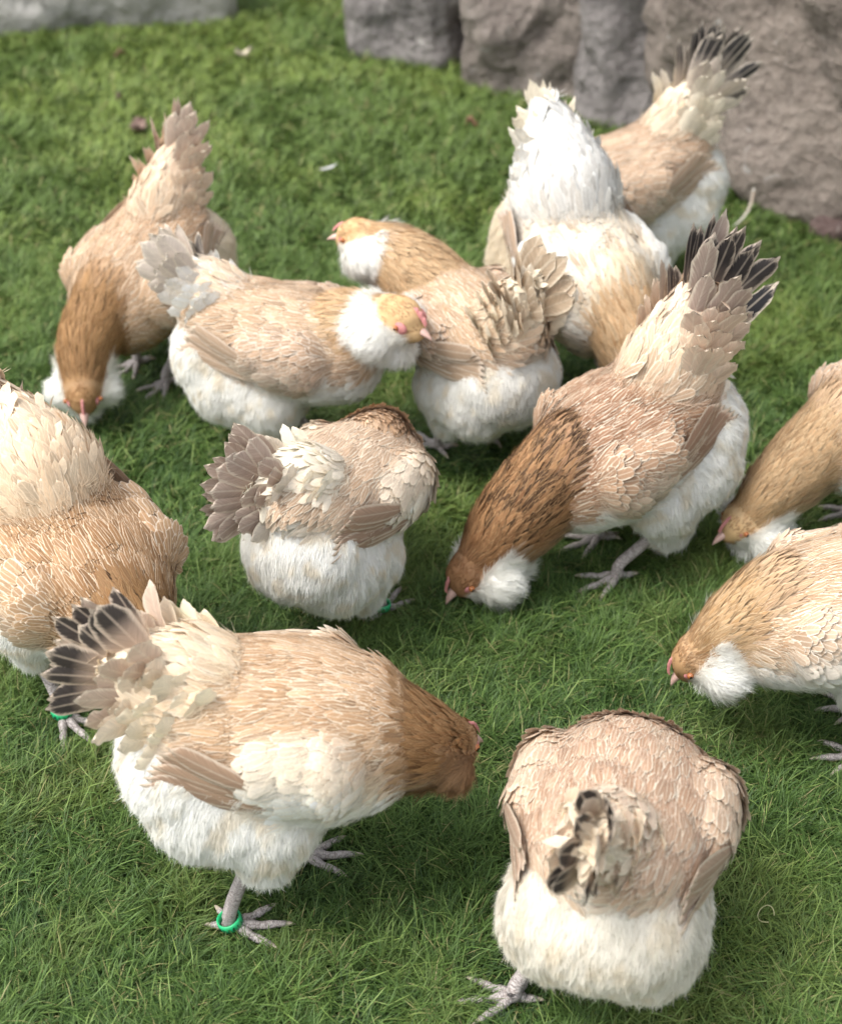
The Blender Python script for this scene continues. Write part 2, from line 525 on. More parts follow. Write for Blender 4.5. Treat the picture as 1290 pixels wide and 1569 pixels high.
    def thin(P, r):
        from mathutils.kdtree import KDTree
        pr = rng.permutation(len(P)); Q = P[pr]
        key = np.floor(Q / (r * .55)).astype(np.int64)
        h = key[:, 0] * 73856093 ^ key[:, 1] * 19349663 ^ key[:, 2] * 83492791
        _, i = np.unique(h, return_index=True)
        i = rng.permutation(i); Q = Q[i]
        kd = KDTree(len(Q))
        for j, c in enumerate(Q): kd.insert(c, j)
        kd.balance()
        dead = np.zeros(len(Q), bool)
        for j in range(len(Q)):
            if dead[j]: continue
            for _, o, _ in kd.find_range(Q[j], r):
                if o != j: dead[o] = True
        return pr[i[~dead]]
    A = area.sum()

    def flow_dir(P, Nn, a, jit=.16, droop=.25):
        D = a['flow'].copy()
        body = (a['k'][:, 0] + a['k'][:, 4])[:, None]
        el = np.abs(Nn @ Y)[:, None]
        D = D - Z[None] * droop * el * body
        g = np.stack([noise(P, .05, seed + 20 + i, 1) for i in range(3)], -1)
        D = nz(D) + g * jit + rng.normal(size=P.shape) * jit * .6
        D = D - (D * Nn).sum(-1, keepdims=True) * Nn
        return nz(D)

    # ---- contour feathers
    P, Nn = sample(int(60000 * quality * DENS)); a = classify(P)
    el = Nn @ Z
    n1 = noise(P, .04, seed + 3, 2)
    isneck = (a['k'][:, 1] + a['k'][:, 3] + a['k'][:, 5] > .5)
    ishead = (a['s'] > 1.93) & isneck
    isbeard = (a['k'][:, 5] > .4)
    cush_m = a['k'][:, 2] > .5
    wing_m = (a['k'][:, 4] > .45) & ~isneck
    belly_m = ((el < -.12 + n1 * .12) | ((a['fl'] > .22) & (el < .85))) & ~isneck & ~cush_m & ~wing_m
    back_m = ~isneck & ~cush_m & ~wing_m & ~belly_m
    def emit(mask, r, L, W, shape, buf, lift, curl=0., jit=.16, colmul=None, ragged=.1, cols=3, dark=None, rootin=.0015,
             droop=.25, edge=None, camber=.05, lace=.95):
        idx = np.where(mask)[0]
        if len(idx) == 0: return
        idx = idx[thin(P[idx], r / math.sqrt(max(quality, .3)))]
        p, nn = P[idx], Nn[idx]; aa = {k: v[idx] for k, v in a.items()}
        D = flow_dir(p, nn, aa, jit, droop)
        c, m1, m2 = base_color(p, nn, aa)
        c0_ = c; c = c * (1 + rng.normal(size=(len(idx), 1)) * .12)
        if lace: c = mix(c, c * np.array([.70, .60, .52]), lace * (1 - sstep(.62, .86, c0_.mean(1))))
        if colmul is not None: c = c * colmul
        ed = mix(c0_, C['back_edge'], .85) if edge is None else mix(c, edge, .8)
        if dark is not None:
            dm = rng.random(len(idx)) < dark(p, nn, aa)
            c = np.where(dm[:, None], c * np.array([.16, .13, .12]), c)
        Lr = L * rng.uniform(.75, 1.2, len(idx)); Wr = W * rng.uniform(.8, 1.15, len(idx))
        feathers(buf, p - nn * rootin, D, nn, Lr, Wr, shape, np.clip(c * .92, 0, .93), np.clip(c * 1.05, 0, .95), np.clip(ed, 0, .95), rng,
                 lift=lift + rng.normal(size=len(idx)) * .012, curl=curl, ragged=ragged, cols=cols, camber=camber)
    emit(back_m, .0060, .036, .0118, LANCE, parts['body'], .030, -.08, lace=.95)
    sdv = (P - O) @ Y
    for sd, b in ((1, 'wl'), (-1, 'wr')):
        wm = wing_m & (sdv * sd > 0)
        wz = (P - O) @ Z; wx = (P - O) @ X
        emit(wm & (wz > .02), .0072, .030, .0155, ROUND, parts[b], .032, -.08, jit=.10, edge=C['wing_edge'])
        emit(wm & (wz <= .02), .0085, .036, .0190, ROUND, parts[b], .035, -.07, jit=.08, edge=C['wing_edge'])
    emit(cush_m, .0080, .050, .0150, LANCE, parts['body'], .05, -.04, jit=.18, ragged=.12, lace=.35)
    emit(cush_m, .012, .045, .014, ROUND, parts['body'], .13, -.10, jit=.35, ragged=.15, lace=.1)
    # breast: soft rounded feathers
    brm = belly_m & (a['fl'] < .2) & (a['s'] > .45)
    emit(brm, .009, .026, .0165, ROUND, parts['body'], .02, -.03, jit=.2, edge=WHITE)
    # hackle
    nd = C['neck_dark']
    emit(isneck & ~ishead & ~isbeard, .0050, .036, .0068, HACK, parts['neck'], .10, -.04, jit=.15, edge=C['neck_edge'],
         dark=lambda p, nn, aa: nd * sstep(.05, .5, noise(p, .014, seed + 31, 2) + C.get('dark_bias', 0)) * sstep(1.75, 1.35, aa['s']) * sstep(-.2, .4, nn @ Z))
    emit(ishead & ~isbeard, .0030, .010, .0036, HACK, parts['neck'], .08, -.05, jit=.2, edge=C['neck_edge'])

    # ---- fluff strands
    def strands(mask_fn, count, L, W, buf, out=.45, jit=.25, down=.3, white=None, clump=.5, csize=.02):
        p, nn = sample(int(count * quality * DENS)); aa = classify(p); e = nn @ Z
        m = mask_fn(p, nn, aa, e)
        p, nn = p[m], nn[m]; aa = {k: v[m] for k, v in aa.items()}
        if len(p) == 0: return
        D = flow_dir(p, nn, aa, jit, .5)
        g = np.stack([noise(p, csize, seed + 50 + i, 2) for i in range(3)], -1)
        o_ = out * (1 + .5 * noise(p, csize * 1.6, seed + 60, 1)) + rng.normal(size=len(p)) * .12
        D2 = nz(D + g * clump + nn * o_[:, None] - V3(0, 0, down)[None])
        c, _, _ = base_color(p, nn, aa)
        if white is not None: c = mix(c, white, .8)
        c = c * (1 + rng.normal(size=(len(p), 1)) * .05)
        Lr = L * rng.uniform(.6, 1.3, len(p))
        feathers(buf, p - nn * .001, D2, nn, Lr, W * rng.uniform(.7, 1.3, len(p)), STRAND, np.clip(c, 0, .93), np.clip(c * 1.04, 0, .95), c, rng,
                 mat=2, cols=2, camber=0, lift=0, curl=-.22 + rng.normal(size=len(p)) * .12, bend=rng.normal(size=len(p)) * .12, ragged=0)
    isnk = lambda aa: (aa['k'][:, 1] + aa['k'][:, 3] + aa['k'][:, 5]) > .5
    def bellyf(p, nn, aa, e):
        return ((e < -.02) | ((aa['fl'] > .2) & (e < .88))) & ~isnk(aa) & (aa['k'][:, 4] < .5) & (aa['k'][:, 2] < .75) & ((aa['s'] < .75) | (aa['fl'] > .5) | (rng.random(len(p)) < .3))
    strands(bellyf, 170000, .012, .00065, parts['body'], out=.22, clump=.25)
    strands(lambda p, nn, aa, e: bellyf(p, nn, aa, e) & (aa['fl'] > .5), 60000, .019, .0006, parts['body'], out=.30, clump=.25)
    strands(lambda p, nn, aa, e: (aa['k'][:, 2] > .3) & (aa['k'][:, 2] < .97), 14000, .022, .0009, parts['body'], out=.5, white=C['cushion'])
    strands(lambda p, nn, aa, e: isnk(aa) & (aa['k'][:, 5] < .4) & (aa['s'] < 2.0), 24000, .020, .0008, parts['neck'], out=.20, down=0, clump=.22)
    strands(lambda p, nn, aa, e: isnk(aa) & (aa['s'] >= 1.95) & (aa['k'][:, 5] < .4) & ((p - H) @ fd < .016), 60000, .007, .0006, parts['neck'], out=.3, down=0, clump=.2)
    strands(lambda p, nn, aa, e: aa['k'][:, 5] > .3, 230000, .022, .0007, parts['beard'], out=C.get('beard_out', .5), white=C.get('beard', WHITE), clump=.5, down=.1, csize=.012)

    # loose barbs between the contour feathers
    for mk, b in ((lambda p, nn, aa, e: (aa['k'][:, 0] > .5) & (e > -.2) & (aa['fl'] < .3), 'body'), (lambda p, nn, aa, e: (aa['k'][:, 4] >= .45) & ((p - O) @ Y > 0), 'wl'), (lambda p, nn, aa, e: (aa['k'][:, 4] >= .45) & ((p - O) @ Y < 0), 'wr')):
        strands(mk, 15000, .015, .0009, parts[b], out=.08, down=0, clump=.12, jit=.12)
    # ---- flight feathers of the folded wing
    for sd, b in ((1, 'wl'), (-1, 'wr')):
        nf = 10
        for j in range(nf):
            k = j / (nf - 1)
            # roots under the coverts, tips along the lower rear edge
            rx = mixf(.050, -.030, k) * long; rz = mixf(-.050, .022, k) - wing_drop
            tx = mixf(-.182, -.135, k ** 1.4) * long; tz = mixf(-.044, .040, k) - wing_drop
            def surf(x, z, off):
                o = T(x, 0, z) + Y * sd * .3
                hit = bvh.ray_cast(Vector(o), Vector(-Y * sd), .29)
                if hit[0] is None: return T(x, 0, z) + Y * sd * .045, Y * sd
                return np.array(hit[0]) + np.array(hit[1]) * off, np.array(hit[1])
            p0, n0 = surf(rx / long, rz, -.0045 + .0006 * j)
            p1, n1_ = surf(tx / long, tz, .0055 + .0013 * j)
            if np.linalg.norm(p1 - p0) > .26: continue
            d = p1 - p0; Lf = np.linalg.norm(d)
            nrm = nz(n0 + n1_ + Y * sd * .3)
            cf = C['flight'] * .82 * rng.uniform(.9, 1.1)
            feathers(parts[b], p0[None], d[None], nrm[None], Lf, .032, QUILL, cf * .9, cf * 1.05, mix(cf, C['wing_edge'], .45), rng, cols=5,
                     camber=.06, lift=0, curl=-.05, bend=.04 * sd, ragged=.03)
    # ---- tail
    yaxis = V3(math.sin(ty), math.cos(ty), 0)
    PP = nz(np.cross(yaxis, TD)); PP = PP if PP[2] > 0 or PP[0] > 0 else -PP
    if PP @ V3(math.cos(ty), 0, math.sin(ta)) < 0: PP = -PP
    layers = [(tail_n, tail_len, .035, tail_spread, .006, .02, 'main'), (7, tail_len * .80, .031, tail_spread * .95, cush_r * .30, .0, 'mid'),
              (8, tail_len * .68, .029, tail_spread * 1.0, cush_r * .50, -.015, 'cov'), (9, tail_len * .58, .027, tail_spread * 1.1, cush_r * .66, -.035, 'cov2'),
              (10, tail_len * .50, .028, tail_spread * 1.2, cush_r * .85, -.055, 'cov2')]
    TB = RR + TD * (cush * .75)
    for (n_, Lt, Wt, sp, off, fwd, kind) in layers:
        if kind != 'main': Lt = Lt * cov
        for sd in (1, -1):
            for j in range(n_):
                k = (j + rng.uniform(-.15, .15)) / max(1, n_ - 1)
                al = math.radians(sp) * (2 * k - 1)
                d = nz(math.cos(al) * TD + math.sin(al) * PP + sd * yaxis * (tail_lat * (1 - .35 * k) + (0 if kind == 'main' else .10)) + rng.normal(size=3) * (.03 if kind == 'main' else .09))
                nn = nz(sd * yaxis + PP * (.15 + .9 * max(0, k - .55)) + rng.normal(size=3) * .06)
                p0 = TB + sd * yaxis * off + PP * math.sin(al) * cush_r * .8 + TD * (fwd + .012)
                ct = C['tail'] if kind in ('main', 'mid') else (mix(C['tail'], C['cushion'], .55) if kind == 'cov' else C['cushion'])
                ct = ct * rng.uniform(.86, 1.12)
                c0 = ct; c1 = ct; ed = mix(ct, CREAM, .5)
                if kind == 'main' and rng.random() < C['tail_dark']:
                    c1 = mix(BLACK, ct, .08); c0 = mix(ct, BLACK, C.get('tail_root', .12)); ed = mix(ct, CREAM, .3)
                elif kind == 'mid' and rng.random() < C.get('mid_dark', C['tail_dark'] * .45):
                    c1 = mix(BLACK, ct, .25)
                L_ = Lt * (rng.uniform(.90, 1.06) if kind == 'main' else rng.uniform(.75, 1.2)) * (1 - .12 * abs(2 * k - 1))
                feathers(parts['tail'], p0[None], d[None], nn[None], L_, Wt * rng.uniform(.85, 1.1), QUILL, np.clip(c0, 0, .9), np.clip(c1, 0, .9), np.clip(ed, 0, .9), rng,
                         cols=5, camber=.10, lift=.0, curl=rng.uniform(-.08, .08) + (0 if kind == 'main' else .08), bend=rng.uniform(-.11, .11), ragged=.06 if kind == 'main' else .13, step=(.42, .66) if kind in ('main', 'mid') else None)
    for (dx, dy, dz_, Ls, dark) in strays:
        d = nz(V3(dx, dy, dz_)); nn = nz(np.cross(d, V3(.3, -.9, .2)))
        ct = C['tail']
        feathers(parts['tail'], (RR + TD * .02)[None], d[None], nn[None], Ls, .036, QUILL, ct, BLACK if dark else ct, mix(ct, CREAM, .6), rng, cols=5, camber=.1, lift=0, curl=.06, ragged=.06, step=(.3, .6))

    # ---- legs and feet stay in the body mesh
    skin = np.array([.47, .43, .42])
    bb = parts['body']
    for i, sd in enumerate((1, -1)):
        fx, fy = feet[i]; fyaw = math.radians(foot_yaw[i])
        hip = T(-.015, sd * .046, -.125)
        ank = V3(fx, fy, .011)
        kn = mixf(hip, ank, .45) + V3(-.010, 0, .0)
        pts = curve([hip, kn, ank + V3(-.002, 0, .022), ank], 12)
        rr = np.interp(np.linspace(0, 1, 12), [0, .35, .8, 1], [.012, .0092, .0088, .0098])
        tube(bb, pts, rr, 3, skin, 12)
        for ang, Lt in ((2, .066), (33, .054), (-31, .056), (172, .026), (130 * -sd, .026)):
            aa_ = math.radians(ang) + fyaw
            dd = V3(math.cos(aa_), math.sin(aa_), 0)
            q = np.linspace(0, 1, 12)
            pl = ank[None] + dd[None] * (q * Lt)[:, None]
            pl[:, 2] = .011 - .005 * q + .0015 * np.sin(q * 9)
            rd = .0072 * (1 - .42 * q) * (1 + .10 * np.cos(q * 18))
            if ang > 100 or ang < -100: pl[:, 2] += .008 * q * (abs(ang) < 150)
            tube(bb, pl, rd, 3, skin, 8)
            cl = np.array([pl[-1] + dd * x + V3(0, 0, .001 - 10 * x * x) for x in (-.002, .004, .008, .012)])
            tube(bb, cl, [.0036, .0030, .0019, .0004], 4, skin, 6)
        if ring is not None and i == ring:
            rb = Buf()
            c = ank + (pts[-3] - ank) * .95
            ax = nz(pts[-3] - pts[-1]); s1 = nz(np.cross(ax, V3(1, 0, .1))); s2 = np.cross(ax, s1)
            seg = 32; prof = [(.0135, -.006), (.0155, -.0055), (.0160, 0), (.0155, .0055), (.0135, .006), (.0128, 0)]
            vv = np.array([c + r_ * (math.cos(t_) * s1 + math.sin(t_) * s2) + ax * h_ for t_ in np.linspace(0, 2 * math.pi, seg, endpoint=False) for r_, h_ in prof])
            ff = np.array([(x * 6 + y, x * 6 + (y + 1) % 6, ((x + 1) % seg) * 6 + (y + 1) % 6, ((x + 1) % seg) * 6 + y) for x in range(seg) for y in range(6)])
            rb.add(vv, ff, 0, skin)
            # small stamped strokes round the ring
            for q_ in range(16):
                t_ = 2 * math.pi * q_ / 16
                rad_ = math.cos(t_) * s1 + math.sin(t_) * s2; tg = -math.sin(t_) * s1 + math.cos(t_) * s2
                h_ = .0028; w_ = .0005 + .0007 * (q_ % 3 == 0); b0 = c + rad_ * .01625; sl = .001 * ((q_ % 4) - 1.5)
                qd = np.array([b0 - tg * w_ - ax * h_ + tg * sl, b0 + tg * w_ - ax * h_ + tg * sl, b0 + tg * w_ + ax * h_ - tg * sl, b0 - tg * w_ + ax * h_ - tg * sl])
                rb.add(qd, np.array([[0, 1, 2, 3]]), 1, skin)
            rb.build('leg_ring', [M_RING, M_RING_INK], root)

    # ---- beak, comb, face, eyes
    bk = Buf()
    b0 = HP(.032, 0, -.001)
    for sgn, Lb, rb_ in ((1, .024, .0085), (-1, .017, .0066)):
        pts = np.array([b0 + fd * (x * Lb) + up * (sgn * .0022 * (1 - x) - .0050 * x * x * (1 if sgn > 0 else .3)) for x in np.linspace(-.25, 1, 7)])
        tube(bk, pts, rb_ * np.array([1, 1, .92, .78, .58, .34, .06]), 0, skin, 10, flat=.75)
    bk.build('beak', [M_BEAK], root)
    cb = Buf()
    prof = []
    for x in np.linspace(0, 1, 21):
        base = HP(.037 - .022 * x, 0, .010 + .010 * math.sin(min(1, x * 1.3) * math.pi * .5))
        hgt = (.0025 + .0035 * abs(math.sin(x * math.pi * 4)) * math.sin(math.pi * min(1, x + .15)) ** .5) * (face_k * (1.2 if face_k > .5 else .5)) if x < .9 else .002 * face_k
        prof.append((base - up * .004, base + up * hgt))
    vv = []; ff = []
    for (b_, t_) in prof:
        vv += [b_ - side * .0030, mixf(b_, t_, .6) - side * .0022, t_, mixf(b_, t_, .6) + side * .0022, b_ + side * .0030]
    for x in range(20):
        for y in range(4):
            ff.append((x * 5 + y, x * 5 + y + 1, (x + 1) * 5 + y + 1, (x + 1) * 5 + y))
    cb.add(np.array(vv), np.array(ff), 0, skin)
    cb.build('comb', [M_COMB], root)
    for sd in (1, -1):
        fb = Buf(); c = HP(.016, sd * .0172, .004)
        fb.add((ICO_V * V3(.0150, .0066, .0110) * (.45 + .5 * face_k)) @ axh.T + c, np.hstack([ICO_F, ICO_F[:, 2:]]), 0, skin)
        fb.build('face_skin', [M_COMB], root)
    for sd in (1, -1):
        c = HP(.015, sd * .0218, .0050)
        eb = Buf(); ax2 = np.stack([fd, up, side * sd], 1)
        fm = ICO_V[ICO_F].mean(1)[:, 2]
        fq = np.hstack([ICO_F, ICO_F[:, 2:]])
        vv = (ICO_V * .0046) @ ax2.T + c
        eb.add(vv, fq[fm <= .86], 0, skin); eb.add(vv * 1.0, fq[fm > .86], 1, skin)
        eb.build('eye', [M_IRIS, M_PUPIL], root)

    parts['body'].build('body', MATS, root)
    parts['neck'].build('hackle', MATS, root)
    parts['beard'].build('beard', MATS, root)
    parts['tail'].build('tail', MATS, root)
    parts['wl'].build('wing', MATS, root)
    parts['wr'].build('wing', MATS, root)
    return root

def mixf(a, b, t): return a * (1 - t) + b * t

GOLD = dict(neck=np.array([.25, .135, .052]), neck_edge=np.array([.50, .32, .16]), head=np.array([.36, .21, .10]),
            back=np.array([.58, .42, .28]), wing=np.array([.68, .52, .37]), back_edge=np.array([.82, .71, .56]), wing_edge=np.array([.84, .75, .62]))
PALE = dict(neck=np.array([.58, .38, .20]), neck_edge=np.array([.72, .56, .36]), head=np.array([.62, .42, .22]),
            neck_dark=.0, back=np.array([.66, .50, .35]), wing=np.array([.68, .54, .42]), back_edge=np.array([.84, .76, .62]), wing_edge=np.array([.84, .77, .66]))

HENS = [
 # A back left, feeding towards the viewer
 dict(name_label='tan hen at the back left pecking the grass, white cheek tufts, tall pale tail', pos=(-.53, 2.68, 0), fat=1.2, yaw=-122,
      pitch=24, hz=.225, neck=[(.18, .01, .15), (.235, .04, .10)], face=(.7, .6, -.75), tail_up=62, tail_len=.135, tail_spread=14, cush=.085, cush_r=.062, tail_lat=.12, neck_end=.035, long=.93,
      pal=dict(GOLD, tail_dark=.06, tail=np.array([.62, .48, .38]), cushion=np.array([.74, .57, .42]), belly=CREAM * 1.05, breast=np.array([.45, .29, .15]), throat=np.array([.5, .33, .18])), seed=11, quality=.7),
 # B middle, upright head looking right
 dict(name_label='pale buff hen, head raised with red eye patch and full white beard, looking right', pos=(-.235, 2.38, 0), yaw=-16,
      pitch=2, hz=.25, neck_end=.029, neck=[(.135, 0, .295), (.205, -.015, .335)], head_size=1.65, face_k=1.2, face=(1, -.35, -.2), tail_up=38, tail_len=.105, tail_spread=22, cush=.065, cush_r=.055, neck_r=1.1,
      pal=dict(PALE, tail_dark=.25, belly=WHITE, cushion=WHITE * .98, tail=np.array([.60, .52, .45]), throat=np.array([.56, .36, .18])), seed=12, quality=.8, size=1.0),
 # C behind, head up looking left
 dict(name_label='hen with ruffled rump seen from behind, head raised and looking left', pos=(.085, 2.42, 0), yaw=126, long=.9,
      pitch=-4, hz=.25, neck_end=.032, neck=[(.155, .04, .325), (.215, .08, .365)], face=(.8, .5, -.15), tail_up=60, tail_len=.12, tail_spread=24, cush=.07, cush_r=.064, tail_lat=.35, neck_r=1.1,
      pal=dict(PALE, tail_dark=.0, tail=np.array([.50, .39, .28]), flight=np.array([.50, .36, .25]), belly=WHITE * .97, neck=np.array([.5, .33, .18])), seed=13, quality=.8),
 # D white one
 dict(name_label='nearly white hen bent forward with her white rump and narrow tail pointing up', pos=(.30, 2.60, 0), yaw=-62,
      pitch=26, long=.88, hz=.25, neck=[(.19, .0, .14), (.24, 0, .07)], face=(.6, 0, -.8), tail_up=60, tail_len=.11, tail_spread=10, tail_n=4, cush=.095, cush_r=.080, tail_lat=.1,
      pal=dict(PALE, tail_dark=.0, tail=CREAM * .9, back=CREAM * 1.08, wing=WHITE * .95, saddle=WHITE * .76, cushion=WHITE * .79, back_edge=WHITE * .88, wing_edge=WHITE * .88, neck=np.array([.55, .36, .19]), neck_edge=np.array([.76, .60, .40]), belly=CREAM, breast=CREAM), seed=14, quality=.7, size=1.12),
 # E far back right
 dict(name_label='tan hen farthest back, beside the boulder, with a fanned black and white tail', pos=(.425, 3.04, 0), size=1.05, yaw=-160,
      pitch=16, hz=.235, neck=[(.20, 0, .12), (.25, 0, .055)], tail_up=62, tail_len=.17, tail_spread=20, cush=.075, tail_lat=.15,
      pal=dict(tail_dark=.95, tail=np.array([.55, .47, .40]), back=np.array([.60, .45, .33]), wing=np.array([.68, .53, .40]), cushion=CREAM), seed=15, quality=.6,
      strays=((-.85, -.1, .5, .20, True),)),
 # F big brown, centre right
 dict(name_label='large reddish brown hen pecking, dark streaked neck and black tipped tail', pos=(.318, 2.08, 0), yaw=-153,
      pitch=22, hz=.222, neck=[(.18, 0, .13), (.245, 0, .070)], face=(.75, 0, -.7), tail_up=70, tail_len=.16, tail_spread=17, cush=.095, cush_r=.070, long=.9, tail_lat=.2, neck_r=1.05,
      pal=dict(neck=np.array([.24, .125, .06]), neck_dark=.9, dark_bias=.5, back=np.array([.42, .265, .175]), wing=np.array([.60, .44, .32]), wing_low=np.array([.80, .72, .62]), tail_dark=.9, tail_root=.5, tail=np.array([.40, .31, .26]),
               cushion=np.array([.72, .56, .43]), flight=np.array([.40, .25, .17]), head=np.array([.34, .18, .09])), seed=16, size=1.07,
      strays=((-.85, .12, .62, .205, True),)),
 # G centre, seen from behind
 dict(name_label='hen seen from behind in the middle, brown grey tail spread to the left', pos=(-.115, 1.94, 0), size=.96, cush_r=.060, tail_n=9, yaw=62,
      pitch=6, hz=.25, neck=[(.13, .06, .21), (.12, .15, .17)], face=(.2, .8, -.6), tail_up=22, tail_yaw=42, tail_len=.108, tail_spread=40, cush=.05, tail_lat=.30,
      pal=dict(tail_dark=.0, tail=np.array([.44, .34, .28]), back=np.array([.70, .56, .43]), wing=np.array([.84, .76, .64]), saddle=np.array([.86, .80, .68]), cushion=np.array([.86, .80, .68]), flight=np.array([.46, .31, .22])), seed=17, ring=1,
      feet=((.03, .05), (.02, -.05))),
 # H left edge
 dict(name_label='golden brown hen at the left edge, rump raised, neck lowered behind the front hen', pos=(-.48, 1.72, 0), long=.84, nb=(.07, .02), yaw=-48,
      pitch=22, hz=.255, neck=[(.17, 0, .16), (.23, 0, .08)], face=(.6, 0, -.8), tail_up=42, tail_len=.08, tail_spread=20, cush=.085, cush_r=.078,
      pal=dict(GOLD, back=np.array([.52, .34, .19]), wing=np.array([.72, .55, .37]), neck=np.array([.25, .125, .045]), neck_dark=.25, cushion=np.array([.82, .68, .52]), saddle=np.array([.8, .64, .46]), tail_dark=.0, back_edge=np.array([.86, .70, .52])), seed=18, ring=1, size=1.08),
 # I front left
 dict(name_label='largest hen, front left, side on, black striped tail, green ring on her leg', pos=(-.165, 1.37, 0), long=.90, nb=(.085, .02), yaw=2,
      pitch=4, hz=.285, deep=1.12, size=1.03, neck=[(.145, .0, .262), (.195, .025, .235)], face=(.7, .5, -.45), head_size=1.25, tail_up=32, tail_len=.112, tail_spread=34, cush=.06, cush_r=.066, tail_lat=.25, neck_r=1.0,
      pal=dict(GOLD, back=np.array([.68, .50, .33]), neck=np.array([.26, .14, .06]), neck_dark=.05, beard=np.array([.44, .29, .17]), beard_out=.2, tail_dark=.75, tail=np.array([.62, .48, .38]), wing_low=WHITE * .96, wing=np.array([.88, .80, .67]), saddle=np.array([.82, .68, .50]), cushion=np.array([.88, .77, .60]), flight=np.array([.48, .32, .22])),
      seed=19, ring=1, feet=((.01, .05), (-.075, -.06)), quality=1.2),
 # J front right, rear view
 dict(name_label='hen at the front right, seen from behind and above, short black tipped tail', pos=(.232, 1.27, 0), yaw=75,
      pitch=8, hz=.235, long=.92, fat=1.2, neck=[(.13, 0, .10), (.16, 0, .05)], nb=(.09, -.03), tail_up=46, tail_len=.10, tail_spread=26, cush=.07, cush_r=.054, tail_lat=.18, tail_n=7, cov=.72, tail_yaw=8,
      pal=dict(mid_dark=0, neck=np.array([.5, .35, .24]), back=np.array([.62, .46, .35]), wing=np.array([.80, .67, .54]), tail_dark=.9, tail_root=.1, tail=np.array([.60, .48, .38]), cushion=np.array([.80, .68, .52]), saddle=np.array([.70, .55, .42]), belly=mix(CREAM, WHITE, .6), under=CREAM, flight=np.array([.54, .38, .28])), seed=20, quality=1.2,
      feet=((-.10, .095), (.02, -.05)), foot_yaw=(108, 0)),
 # K right edge, lower
 dict(name_label='pale hen, lower one cut off by the right edge, gold head and white beard', pos=(.59, 1.66, 0), yaw=-178,
      pitch=14, hz=.245, neck=[(.15, 0, .205), (.20, 0, .165)], face=(.55, 0, -.75), tail_up=50, pal=dict(PALE, neck=np.array([.46, .29, .13]), head=np.array([.42, .25, .12]), wing=np.array([.80, .68, .55]), wing_low=WHITE * .95, breast=WHITE * .9), seed=21, feet=((-.04, .05), (-.07, -.05))),
 # L right edge, upper
 dict(name_label='hen, upper one cut off by the right edge, grey pink beak near the grass', pos=(.765, 2.16, 0), long=.88, yaw=-160,
      pitch=18, hz=.235, neck=[(.19, 0, .14), (.245, 0, .085)], face=(.95, .1, -.35), tail_up=60, tail_len=.12, cush=.08,
      pal=dict(PALE, tail_dark=.1, cushion=CREAM, neck=np.array([.50, .33, .18])), seed=22, quality=.9),
]
import time as _t
_t0 = _t.time()
for h_ in HENS:
    hen(**h_)
print('hens', round(_t.time() - _t0, 1))

# ------------------------------------------------------------------ lawn
def ground_mat():
    m, nt, out = new_mat("turf_soil"); g = NT(nt)
    tc = g.node("ShaderNodeTexCoord")
    n1 = g.tex("ShaderNodeTexNoise", tc.outputs['Object'], Scale=3.0, Detail=4.0)
    n2 = g.tex("ShaderNodeTexNoise", tc.outputs['Object'], Scale=120.0, Detail=4.0)
    c = g.mixc(n1.outputs[0], (.030, .060, .014), (.055, .095, .022))
    c = g.mixc(g.mrange(n2.outputs[0], .4, .7), c, (.028, .026, .012))
    b = g.node("ShaderNodeBump"); b.inputs['Distance'].default_value = .006; g.link(n2.outputs[0], b.inputs['Height'])
    p = g.node("ShaderNodeBsdfPrincipled"); p.inputs['Roughness'].default_value = .95; p.inputs['Specular IOR Level'].default_value = .1
    g.link(c, p.inputs['Base Color']); g.link(b.outputs[0], p.inputs['Normal']); g.link(p.outputs[0], out.inputs[0])
    return m

def build_ground():
    n = 60
    xs = np.linspace(-1, 1, n); xs = np.sign(xs) * np.abs(xs) ** 3 * 60
    X_, Y_ = np.meshgrid(xs, xs + 1.5)
    v = np.stack([X_.ravel(), Y_.ravel(), np.zeros(n * n)], 1)
    i = np.arange(n * n).reshape(n, n)
    f = np.stack([i[:-1, :-1], i[:-1, 1:], i[1:, 1:], i[1:, :-1]], -1).reshape(-1, 4)
    b = Buf(); b.add(v, f, 0, V3(.05, .09, .02))
    o = b.build('ground', [ground_mat()]); o['kind'] = 'structure'; o['label'] = 'soil under the green lawn'
build_ground()

FEET = []
for h_ in HENS:
    a_ = math.radians(h_['yaw']); s_ = h_.get('size', 1.0)
    for fx, fy in h_.get('feet', ((.02, .05), (-.01, -.05))):
        for ext in (0, .045):
            FEET.append((h_['pos'][0] + s_ * ((fx + ext) * math.cos(a_) - fy * math.sin(a_)), h_['pos'][1] + s_ * ((fx + ext) * math.sin(a_) + fy * math.cos(a_))))
FEET = np.array(FEET)

